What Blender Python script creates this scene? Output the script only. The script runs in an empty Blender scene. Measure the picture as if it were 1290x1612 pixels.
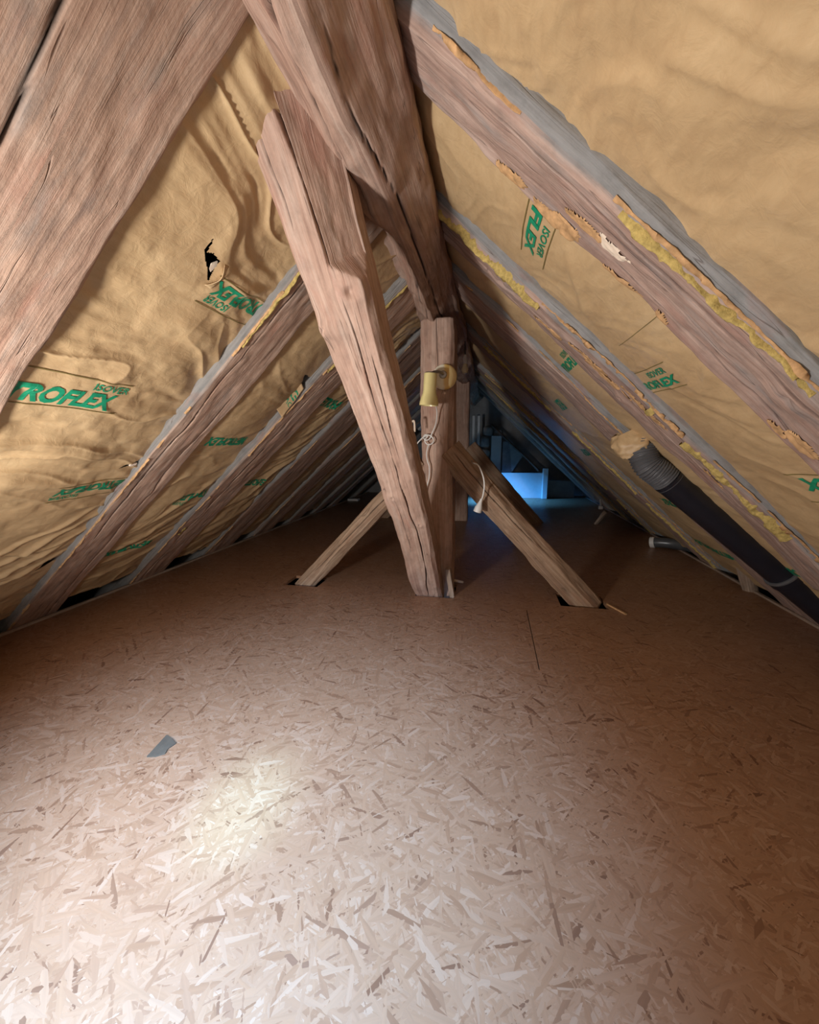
import bpy, math
import numpy as np
from mathutils import Vector, Matrix

S = bpy.context.scene
COL = S.collection
PI = math.pi

# ------------------------------------------------------------------ camera
YAW, PITCH, ROLL = 0.212978, 0.176503, -0.010192
FPX = 589.66
Fv = np.array([-math.sin(YAW)*math.cos(PITCH), math.cos(YAW)*math.cos(PITCH), -math.sin(PITCH)])
r0 = np.array([math.cos(YAW), math.sin(YAW), 0.0])
u0 = np.cross(r0, Fv)
Rv = r0*math.cos(ROLL) + u0*math.sin(ROLL)
Uv = u0*math.cos(ROLL) - r0*math.sin(ROLL)
cd = bpy.data.cameras.new('camera')
cam = bpy.data.objects.new('camera', cd)
COL.objects.link(cam)
m = Matrix.Identity(4)
for i in range(3):
    m[i][0], m[i][1], m[i][2] = Rv[i], Uv[i], -Fv[i]
m.translation = Vector((0, 0, 1.0))
cam.matrix_world = m
cd.sensor_fit = 'HORIZONTAL'
cd.sensor_width = 36.0
cd.lens = FPX/1290*36.0
cd.clip_start = 0.02
S.camera = cam

# ------------------------------------------------------------------ world, light, exposure
W = bpy.data.worlds.new('world')
S.world = W
W.use_nodes = True
W.node_tree.nodes['Background'].inputs[0].default_value = (0.75, 0.85, 1.0, 1)
W.node_tree.nodes['Background'].inputs[1].default_value = 0.02
S.view_settings.view_transform = 'Standard'
S.view_settings.look = 'None'
S.view_settings.gamma = 1.0
S.view_settings.use_curve_mapping = False
S.view_settings.exposure = 0.0


def area_light(name, loc, target, sx, sy, power, color, spread=180):
    d = bpy.data.lights.new(name, 'AREA')
    d.shape = 'RECTANGLE'
    d.size, d.size_y = sx, sy
    d.energy = power
    d.color = color
    d.spread = math.radians(spread)
    o = bpy.data.objects.new(name, d)
    COL.objects.link(o)
    o.location = loc
    o.rotation_euler = (Vector(target)-Vector(loc)).to_track_quat('-Z', 'Y').to_euler()
    return o


# daylight falling in through the small roof pane left of the viewer
area_light('roof_pane_daylight', (-1.20, -0.08, 0.66), (-0.20, 2.0, 1.30), 0.2, 0.2, 28, (1.0, 0.97, 0.94), 150)
# weak fill light added behind the camera; the gable there is closed
area_light('fill_behind_camera', (-0.1, -0.95, 1.1), (0.0, 2.0, 0.95), 0.5, 0.5, 2, (1.0, 0.95, 0.88))
# two added bluish spots that whiten the near floor and give its glint
for nm, pw, colr, ang, tgt in (('added_floor_wash', 520, (0.27, 0.55, 1.0), 84, (-0.62, 0.52, 0)), ('added_floor_glint', 300, (0.26, 0.66, 1.0), 14, (-0.66, 0.78, 0))):
    sd = bpy.data.lights.new(nm, 'SPOT')
    sd.energy = pw
    sd.color = colr
    sd.spot_size = math.radians(ang)
    sd.spot_blend = 1.0
    sd.shadow_soft_size = 0.06
    so = bpy.data.objects.new(nm, sd)
    COL.objects.link(so)
    so.location = (-0.55, -0.12, 1.18)
    so.rotation_euler = (Vector(tgt)-so.location).to_track_quat('-Z', 'Y').to_euler()
# blue sky light through the far roof window on the left slope
area_light('far_roof_window_daylight', (-0.92, 6.45, 1.36), (0.20, 6.85, 0.0), 0.35, 0.45, 24, (0.05, 0.34, 1.0), 48)

# ------------------------------------------------------------------ roof geometry
AL, AR = math.radians(41.0), math.radians(43.75)
UL = np.array([math.cos(AL), 0, math.sin(AL)])      # up the left slope
NL = np.array([math.sin(AL), 0, -math.cos(AL)])     # into the attic
UR = np.array([-math.cos(AR), 0, math.sin(AR)])
NR = np.array([-math.sin(AR), 0, -math.cos(AR)])
PL = np.array([-2.60, 0, 0])
PR = np.array([1.78, 0, 0])
RIDGE_L, RIDGE_R = 1.9954/math.sin(AL), 1.9954/math.sin(AR)
Y0, Y1 = -1.0, 7.75


# ------------------------------------------------------------------ numpy noise
def _h(ix, iy, iz, seed):
    n = (ix.astype(np.int64)*374761393 + iy.astype(np.int64)*668265263 + iz.astype(np.int64)*2147483647 + int(seed)*974634541) & 0xFFFFFFFF
    n = ((n ^ (n >> 13))*1274126177) & 0xFFFFFFFF
    n = ((n ^ (n >> 16))*2246822519) & 0xFFFFFFFF
    return ((n ^ (n >> 15)) & 0xFFFFFF)/float(0xFFFFFF)


def vn(x, y, z, seed=0):
    x, y, z = np.broadcast_arrays(np.asarray(x, float), np.asarray(y, float), np.asarray(z, float))
    ix, iy, iz = np.floor(x), np.floor(y), np.floor(z)
    fx, fy, fz = x-ix, y-iy, z-iz
    fx, fy, fz = [t*t*t*(t*(t*6-15)+10) for t in (fx, fy, fz)]
    out = 0
    for dx in (0, 1):
        for dy in (0, 1):
            for dz in (0, 1):
                w = (fx if dx else 1-fx)*(fy if dy else 1-fy)*(fz if dz else 1-fz)
                out = out + w*_h(ix+dx, iy+dy, iz+dz, seed)
    return out*2-1


def fbm(x, y, z, seed=0, oct=3):
    s, a, f = 0, 1.0, 1.0
    for o in range(oct):
        s = s + a*vn(np.asarray(x)*f, np.asarray(y)*f, np.asarray(z)*f, seed+o*17)
        a *= .5
        f *= 2.03
    return s


# ------------------------------------------------------------------ object helpers
def link(o, parent=None):
    COL.objects.link(o)
    if parent is not None:
        o.parent = parent
        pl = Vector(parent.location)
        q = parent
        while q.parent is not None:
            q = q.parent
            pl = pl + Vector(q.location)
        o.location = -pl        # meshes are written in world coordinates
    return o


def thing(name, label, cat, loc=(0, 0, 0), group=None):
    o = bpy.data.objects.new(name, None)
    o.empty_display_size = .1
    COL.objects.link(o)
    o.location = loc
    return tag(o, label, cat, group)


def tag(o, label, cat, group=None):
    o['label'] = label
    o['category'] = cat
    o['kind'] = 'thing'
    if group:
        o['group'] = group
    return o


def struct(o, label=None):
    o['kind'] = 'structure'
    if label:
        o['label'] = label
    return o


def raw_mesh(name, V, faces, mat, parent=None, smooth=True, uv=None, attrs=None):
    me = bpy.data.meshes.new(name)
    me.from_pydata([tuple(map(float, v)) for v in V], [], faces)
    if smooth:
        me.polygons.foreach_set('use_smooth', [True]*len(me.polygons))
    if uv is not None:          # per-vertex uv
        l = me.uv_layers.new(name='grain')
        idx = np.zeros(len(me.loops), np.int32)
        me.loops.foreach_get('vertex_index', idx)
        l.data.foreach_set('uv', np.asarray(uv, np.float32)[idx].ravel())
    if attrs:
        for k, a in attrs.items():
            at = me.attributes.new(k, 'FLOAT', 'POINT')
            at.data.foreach_set('value', np.asarray(a, np.float32))
    me.materials.append(mat)
    me.update()
    o = bpy.data.objects.new(name, me)
    return link(o, parent)


def grid_faces(nu, nv, wrap=False, keep=None):
    f = []
    for i in range(nu-1):
        for j in range(nv if wrap else nv-1):
            if keep is not None and not keep[i, j]:
                continue
            k = (j+1) % nv
            f.append((i*nv+j, i*nv+k, (i+1)*nv+k, (i+1)*nv+j))
    return f


class MB:
    """collects boxes, tubes and lathes into one mesh"""
    def __init__(s):
        s.V = []
        s.F = []

    def add(s, V, F):
        b = len(s.V)
        s.V += [tuple(map(float, v)) for v in V]
        s.F += [tuple(b+i for i in f) for f in F]

    def box(s, c, h, ax=None):
        """bevelled box: centre, half sizes, axes"""
        c = np.array(c, float)
        A = np.eye(3) if ax is None else np.array(ax, float)
        b = min(h)*.18
        vs, idx = [], {}
        for sx in (-1, 1):
            for sy in (-1, 1):
                for sz in (-1, 1):
                    for k in range(3):
                        l = [sx*h[0], sy*h[1], sz*h[2]]
                        for q in range(3):
                            if q != k:
                                l[q] -= (sx, sy, sz)[q]*b
                        idx[(sx, sy, sz, k)] = len(vs)
                        vs.append(c + A[0]*l[0] + A[1]*l[1] + A[2]*l[2])
        F = []
        for k in range(3):
            o1, o2 = (k+1) % 3, (k+2) % 3
            for sg in (-1, 1):
                q = []
                for a, b2 in ((-1, -1), (1, -1), (1, 1), (-1, 1)):
                    t = [0, 0, 0]
                    t[k], t[o1], t[o2] = sg, a, b2
                    q.append(idx[(t[0], t[1], t[2], k)])
                F.append(q if sg > 0 else q[::-1])
        for k in range(3):       # edges along k
            o1, o2 = (k+1) % 3, (k+2) % 3
            for a in (-1, 1):
                for b2 in (-1, 1):
                    def g(e, face):
                        t = [0, 0, 0]
                        t[k], t[o1], t[o2] = e, a, b2
                        return idx[(t[0], t[1], t[2], face)]
                    q = [g(-1, o1), g(1, o1), g(1, o2), g(-1, o2)]
                    F.append(q if a*b2 > 0 else q[::-1])
        for sx in (-1, 1):
            for sy in (-1, 1):
                for sz in (-1, 1):
                    q = [idx[(sx, sy, sz, k)] for k in range(3)]
                    F.append(q if sx*sy*sz > 0 else q[::-1])
        s.add(vs, F)
        return s

    def tube(s, pts, rad, n=12, cap=True):
        P = np.array(pts, float)
        rad = np.broadcast_to(np.asarray(rad, float), (len(P),))
        T = np.gradient(P, axis=0)
        T /= np.linalg.norm(T, axis=1)[:, None]
        ref = np.array([0, 0, 1.0]) if abs(T[0][2]) < .9 else np.array([1.0, 0, 0])
        nrm = np.cross(T[0], ref)
        nrm /= np.linalg.norm(nrm)
        vs = []
        for i in range(len(P)):
            nrm = nrm - T[i]*(nrm@T[i])
            nrm /= np.linalg.norm(nrm)
            b = np.cross(T[i], nrm)
            for j in range(n):
                a = 2*PI*j/n
                vs.append(P[i] + rad[i]*(math.cos(a)*nrm + math.sin(a)*b))
        F = grid_faces(len(P), n, True)
        if cap:
            F = F + [tuple(range(n))[::-1], tuple((len(P)-1)*n+j for j in range(n))]
        s.add(vs, F)
        return s

    def build(s, name, mat, parent=None, smooth=True):
        o = raw_mesh(name, s.V, s.F, mat, parent, smooth)
        if smooth:
            o.data.set_sharp_from_angle(angle=math.radians(42))
        return o


def smooth_path(pts, n=40):
    """Catmull-Rom"""
    P = np.array(pts, float)
    Q = np.vstack([2*P[0]-P[1], P, 2*P[-1]-P[-2]])
    out = []
    k = len(P)-1
    for t in np.linspace(0, k, n):
        i = min(int(t), k-1)
        f = t-i
        a, b, c, d = Q[i], Q[i+1], Q[i+2], Q[i+3]
        out.append(.5*((2*b)+(-a+c)*f+(2*a-5*b+4*c-d)*f*f+(-a+3*b-3*c+d)*f**3))
    return np.array(out)


# ------------------------------------------------------------------ materials
def nmat(name):
    mt = bpy.data.materials.new(name)
    mt.use_nodes = True
    nt = mt.node_tree
    b = nt.nodes['Principled BSDF']
    return mt, nt, b


def nd(nt, typ, **kw):
    n = nt.nodes.new(typ)
    for k, v in kw.items():
        if k.startswith('i_'):
            key = k[2:]
            key = int(key) if key.isdigit() else key
            n.inputs[key].default_value = v
        else:
            setattr(n, k, v)
    return n


def ramp(nt, src, stops, interp='LINEAR'):
    r = nt.nodes.new('ShaderNodeValToRGB')
    r.color_ramp.interpolation = interp
    e = r.color_ramp.elements
    while len(e) < len(stops):
        e.new(.5)
    for i, (p, c) in enumerate(stops):
        e[i].position = p
        e[i].color = (c, c, c, 1) if isinstance(c, (int, float)) else (*c, 1)
    nt.links.new(src, r.inputs[0])
    return r.outputs[0]


def mix(nt, fac, a, b, mode='MIX'):
    x = nt.nodes.new('ShaderNodeMix')
    x.data_type = 'RGBA'
    x.blend_type = mode
    for sock, v in ((x.inputs[0], fac), (x.inputs[6], a), (x.inputs[7], b)):
        if isinstance(v, bpy.types.NodeSocket):
            nt.links.new(v, sock)
        elif isinstance(v, (int, float)):
            sock.default_value = v if sock == x.inputs[0] else (v, v, v, 1)
        else:
            sock.default_value = (*v, 1)
    return x.outputs[2]


def mth(nt, op, a, b=None):
    x = nt.nodes.new('ShaderNodeMath')
    x.operation = op
    for i, v in enumerate((a, b)):
        if v is None:
            continue
        if isinstance(v, bpy.types.NodeSocket):
            nt.links.new(v, x.inputs[i])
        else:
            x.inputs[i].default_value = v
    return x.outputs[0]


def mapped(nt, src, scale, rot=(0, 0, 0), loc=(0, 0, 0)):
    mp = nt.nodes.new('ShaderNodeMapping')
    mp.inputs['Scale'].default_value = scale
    mp.inputs['Rotation'].default_value = rot
    mp.inputs['Location'].default_value = loc
    nt.links.new(src, mp.inputs['Vector'])
    return mp.outputs[0]


def noise(nt, vec, scale, detail=4, rough=.6, dist=0.0):
    n = nd(nt, 'ShaderNodeTexNoise', i_Scale=scale, i_Detail=detail, i_Roughness=rough, i_Distortion=dist)
    nt.links.new(vec, n.inputs['Vector'])
    return n.outputs[0]


def bump(nt, b, h, strength, dist=.01):
    x = nd(nt, 'ShaderNodeBump', i_Strength=strength, i_Distance=dist)
    nt.links.new(h, x.inputs['Height'])
    nt.links.new(x.outputs[0], b.inputs['Normal'])


def wood_mat(name, dark, mid, light, grey=(.36, .34, .33), greyamt=.35, rough=.75):
    mt, nt, b = nmat(name)
    uv = nd(nt, 'ShaderNodeUVMap', uv_map='grain').outputs[0]
    big = noise(nt, mapped(nt, uv, (1.3, 5, 1)), 1.6, 3, .5)
    g1 = noise(nt, mapped(nt, uv, (2.2, 62, 1)), 1.0, 5, .62, .25)
    g2 = noise(nt, mapped(nt, uv, (5, 190, 1)), 1.0, 3, .6, .1)
    fac = mth(nt, 'ADD', mth(nt, 'MULTIPLY', g1, .62), mth(nt, 'MULTIPLY', big, .38))
    col = ramp(nt, fac, [(.33, dark), (.49, mid), (.64, light)])
    col = mix(nt, .35, col, ramp(nt, g2, [(.3, .62), (.62, 1.0)]), 'MULTIPLY')
    # worn grey patches, more on the sides that carry the 'weather' mask
    gp = noise(nt, mapped(nt, uv, (1.6, 9, 1), loc=(3.3, 1.7, 0)), 2.2, 5, .65)
    at = nd(nt, 'ShaderNodeAttribute', attribute_name='weather').outputs['Fac']
    gm = ramp(nt, mth(nt, 'ADD', gp, mth(nt, 'MULTIPLY', at, .55)), [(.52, 0.0), (.72, 1.0)])
    gcol = mix(nt, .5, ramp(nt, g1, [(.3, tuple(c*.62 for c in grey)), (.66, tuple(min(1, c*1.25) for c in grey))]), grey)
    col = mix(nt, mth(nt, 'MULTIPLY', gm, mth(nt, 'ADD', mth(nt, 'MULTIPLY', at, 1-greyamt), greyamt)), col, gcol)
    # blotchy grime without grain direction
    bl = noise(nt, mapped(nt, uv, (5, 7, 1), loc=(2.2, 5.1, 0)), 2.6, 7, .68)
    col = mix(nt, .55, col, ramp(nt, bl, [(.3, .50), (.5, .92), (.7, 1.12)]), 'MULTIPLY')
    # small knots
    vo = nd(nt, 'ShaderNodeTexVoronoi', i_Scale=1.0)
    nt.links.new(mapped(nt, uv, (2.3, 6.5, 1), loc=(.37, .11, 0)), vo.inputs['Vector'])
    kn = ramp(nt, vo.outputs['Distance'], [(.03, 1.0), (.085, .35), (.13, 0.0)])
    col = mix(nt, mth(nt, 'MULTIPLY', kn, .6), col, tuple(c*.42 for c in dark))
    # fine drying checks running with the grain
    ck = noise(nt, mapped(nt, uv, (1.1, 26, 1), loc=(7.1, 3.2, 0)), 1.0, 2, .5, .6)
    ckm = ramp(nt, mth(nt, 'ABSOLUTE', mth(nt, 'SUBTRACT', ck, .40)), [(.0, 1.0), (.007, 0.0)])
    col = mix(nt, mth(nt, 'MULTIPLY', ckm, .55), col, tuple(c*.3 for c in dark))
    # red-brown stains
    st = ramp(nt, noise(nt, mapped(nt, uv, (2.5, 7, 1), loc=(1.3, 9.7, 0)), 1.5, 4, .6), [(.55, 0.0), (.7, 1.0)])
    col = mix(nt, mth(nt, 'MULTIPLY', st, .35), col, (dark[0]*1.25, dark[1]*.8, dark[2]*.72))
    # long open drying cracks: their inner shade is painted in as near-black
    ca = nd(nt, 'ShaderNodeAttribute', attribute_name='crack').outputs['Fac']
    col = mix(nt, ca, col, (.028, .018, .013))
    nt.links.new(col, b.inputs['Base Color'])
    b.inputs['Roughness'].default_value = rough
    b.inputs['Specular IOR Level'].default_value = .25
    h = mth(nt, 'SUBTRACT', mth(nt, 'ADD', mth(nt, 'ADD', mth(nt, 'MULTIPLY', g1, .4), mth(nt, 'MULTIPLY', bl, .9)), mth(nt, 'MULTIPLY', g2, .3)), mth(nt, 'MULTIPLY', ckm, .7))
    bump(nt, b, h, .5, .008)
    return mt


def plain(name, col, rough=.5, metal=0, spec=.4, var=.12, scale=18, bmp=.12):
    mt, nt, b = nmat(name)
    tc = nd(nt, 'ShaderNodeTexCoord').outputs['Object']
    n = noise(nt, tc, scale, 4, .6)
    c = ramp(nt, n, [(.25, tuple(max(0, x*(1-var)) for x in col)), (.75, tuple(min(1, x*(1+var)) for x in col))])
    nt.links.new(c, b.inputs['Base Color'])
    b.inputs['Roughness'].default_value = rough
    b.inputs['Metallic'].default_value = metal
    b.inputs['Specular IOR Level'].default_value = spec
    if bmp:
        bump(nt, b, noise(nt, tc, scale*3, 3, .6), bmp, .004)
    return mt


M = {}
M['wood'] = wood_mat('old_pink_brown_wood', (.32, .19, .14), (.47, .305, .23), (.57, .41, .325), grey=(.42, .36, .31), greyamt=.30)
M['rafter'] = wood_mat('old_rafter_wood', (.37, .225, .16), (.53, .35, .255), (.63, .455, .35), grey=(.26, .25, .235), greyamt=.55)
M['rafter_right'] = wood_mat('old_rafter_wood_mauve', (.29, .18, .145), (.45, .305, .245), (.56, .41, .34), grey=(.27, .265, .26), greyamt=.65)
M['brace'] = wood_mat('old_tan_brace_wood', (.20, .115, .07), (.37, .24, .155), (.50, .36, .245), grey=(.36, .31, .27), greyamt=.25)
M['dark_wood'] = wood_mat('dark_roof_boards', (.07, .045, .035), (.13, .09, .07), (.19, .14, .11), greyamt=.3)
M['batten'] = wood_mat('pale_batten_wood', (.22, .15, .11), (.36, .26, .19), (.46, .36, .28), greyamt=.4)


def kraft():
    mt, nt, b = nmat('brown_kraft_paper')
    tc = nd(nt, 'ShaderNodeTexCoord').outputs['Object']
    n1 = noise(nt, tc, 3.2, 4, .55)
    n2 = noise(nt, mapped(nt, tc, (14, 5, 14)), 3.0, 5, .6, .4)
    c = ramp(nt, mth(nt, 'ADD', mth(nt, 'MULTIPLY', n1, .6), mth(nt, 'MULTIPLY', n2, .4)),
             [(.32, (.46, .30, .155)), (.5, (.56, .385, .205)), (.68, (.63, .45, .25))])
    nt.links.new(c, b.inputs['Base Color'])
    b.inputs['Roughness'].default_value = .48
    b.inputs['Specular IOR Level'].default_value = .45
    f = noise(nt, tc, 26, 4, .55, .8)
    bump(nt, b, mth(nt, 'ADD', f, mth(nt, 'MULTIPLY', n2, .8)), .32, .007)
    return mt


M['kraft'] = kraft()


def osb():
    mt, nt, b = nmat('osb_floor_board')
    tc = nd(nt, 'ShaderNodeTexCoord').outputs['Object']
    warp = noise(nt, tc, 2.5, 2, .5)
    col = None
    prev_pr = None
    hsum = None
    for k, (ang, sx, sy) in enumerate(((6, 12.5, 78), (-22, 14.5, 92), (38, 13.5, 84), (-52, 17, 102), (82, 15, 98), (14, 25, 170), (-38, 27, 180), (60, 25, 160))):
        vec = mapped(nt, tc, (sx, sy, 1), (0, 0, math.radians(ang)), (k*3.7, k*1.9, 0))
        # mapping applies scale before rotation for points: rotate first
        mp = nt.nodes.new('ShaderNodeMapping')
        mp.inputs['Rotation'].default_value = (0, 0, math.radians(ang))
        nt.links.new(tc, mp.inputs['Vector'])
        vec = mapped(nt, mp.outputs[0], (sx, sy, 0), (0, 0, 0), (k*3.7, k*1.9, 0))
        vo = nd(nt, 'ShaderNodeTexVoronoi', i_Scale=1.0, voronoi_dimensions='2D')
        vo.inputs['Randomness'].default_value = .95
        nt.links.new(vec, vo.inputs['Vector'])
        sep = nd(nt, 'ShaderNodeSeparateColor')
        nt.links.new(vo.outputs['Color'], sep.inputs[0])
        fine = noise(nt, mapped(nt, mp.outputs[0], (6, 160, 0)), 1.0, 3, .6)
        c = ramp(nt, sep.outputs[0], [(0.0, (.17, .075, .038)), (.06, (.27, .132, .068)), (.3, (.32, .166, .088)), (.8, (.345, .186, .103)), (1.0, (.385, .225, .135))])
        c = mix(nt, .45, c, ramp(nt, fine, [(.3, .75), (.65, 1.0)]), 'MULTIPLY')
        pr = mth(nt, 'SUBTRACT', sep.outputs[1], mth(nt, 'MULTIPLY', vo.outputs['Distance'], .35 if k < 5 else .9))
        hh = mth(nt, 'SUBTRACT', sep.outputs[2], mth(nt, 'MULTIPLY', vo.outputs['Distance'], .3))
        if col is None:
            col, prev_pr, hsum = c, pr, hh
        else:
            sel = mth(nt, 'GREATER_THAN', pr, prev_pr)
            col = mix(nt, sel, col, c)
            hsum = mth(nt, 'ADD', mth(nt, 'MULTIPLY', sel, hh), mth(nt, 'MULTIPLY', mth(nt, 'SUBTRACT', 1.0, sel), hsum))
            prev_pr = mth(nt, 'MAXIMUM', pr, prev_pr)
    big = noise(nt, tc, 1.1, 4, .6)
    col = mix(nt, .5, col, ramp(nt, big, [(.3, .72), (.65, 1.0)]), 'MULTIPLY')
    nt.links.new(col, b.inputs['Base Color'])
    rr = ramp(nt, hsum, [(0.0, .50), (1.0, .34)])
    nt.links.new(rr, b.inputs['Roughness'])
    b.inputs['Specular IOR Level'].default_value = .5
    bump(nt, b, mth(nt, 'ADD', mth(nt, 'MULTIPLY', hsum, .5), mth(nt, 'MULTIPLY', warp, 1.2)), .25, .004)
    return mt


M['osb'] = osb()
M['ink'] = plain('green_printing_ink', (.012, .27, .135), .5, var=.25, scale=60, bmp=0)
M['ink_line'] = plain('thin_dark_print_line', (.20, .15, .05), .6, var=.2, bmp=0)
M['wool'] = plain('yellow_glass_wool', (.50, .37, .13), .95, spec=.05, var=.4, scale=70, bmp=.6)
M['torn'] = plain('torn_tan_paper', (.52, .31, .15), .8, spec=.15, var=.4, scale=40, bmp=.3)
M['plaster'] = plain('cream_plaster_scrap', (.80, .66, .52), .8, spec=.2, var=.08, scale=30, bmp=.3)
M['black'] = plain('black_plastic_pipe', (.012, .013, .02), .38, spec=.5, var=.2, bmp=.03)
M['flex'] = plain('grey_flexible_hose', (.10, .10, .105), .42, spec=.6, var=.2, bmp=.1)
M['greypipe'] = plain('dark_grey_plastic', (.075, .08, .085), .3, spec=.6, var=.2, bmp=.05)
M['white'] = plain('white_plastic', (.74, .72, .68), .4, spec=.45, var=.04, bmp=0)
M['cream'] = plain('cream_enamel', (.82, .74, .50), .35, spec=.5, var=.05, bmp=0)
M['amber'] = plain('yellowed_cream_plastic', (.80, .62, .30), .35, spec=.5, var=.12, scale=20, bmp=0)
M['shade'] = plain('pale_yellow_enamel', (.86, .74, .34), .3, spec=.5, var=.04, bmp=0)
M['steel'] = plain('brushed_grey_steel', (.45, .43, .40), .35, .9, var=.1, bmp=.05)
M['dark'] = plain('dark_rough_board', (.035, .03, .028), .9, spec=.1, var=.3)
M['tape'] = plain('dark_grey_tape', (.10, .078, .055), .55, var=.2)
M['paint'] = plain('white_painted_board', (.66, .64, .62), .6, var=.06, bmp=.1)
M['stone'] = plain('rubble_stone', (.34, .31, .29), .9, var=.3, scale=9, bmp=.8)
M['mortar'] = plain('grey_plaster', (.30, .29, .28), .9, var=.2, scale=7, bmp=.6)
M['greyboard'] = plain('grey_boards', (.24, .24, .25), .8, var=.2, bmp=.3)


def painted_shade_cream():  # lamp base: amber right half paints the cast shade into the cream
    mt, nt, b = nmat('cream_with_amber_painted_shade')
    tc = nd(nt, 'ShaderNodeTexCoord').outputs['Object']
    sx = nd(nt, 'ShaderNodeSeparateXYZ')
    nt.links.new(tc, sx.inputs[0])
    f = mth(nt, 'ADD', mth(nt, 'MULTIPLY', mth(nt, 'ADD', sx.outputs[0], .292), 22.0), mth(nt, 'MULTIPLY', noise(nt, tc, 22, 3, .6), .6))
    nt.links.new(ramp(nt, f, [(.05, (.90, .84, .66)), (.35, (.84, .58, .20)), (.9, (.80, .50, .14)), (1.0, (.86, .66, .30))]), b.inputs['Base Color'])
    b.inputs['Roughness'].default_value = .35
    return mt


M['painted_shade_cream'] = painted_shade_cream()


def pane(name, col, strength):
    mt, nt, b = nmat(name)
    b.inputs['Base Color'].default_value = (*[c*.5 for c in col], 1)
    b.inputs['Emission Color'].default_value = (*col, 1)
    b.inputs['Emission Strength'].default_value = strength
    b.inputs['Roughness'].default_value = .1
    return mt


M['sky_pane'] = pane('daylit_glass_pane', (.20, .52, 1.0), .10)


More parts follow.
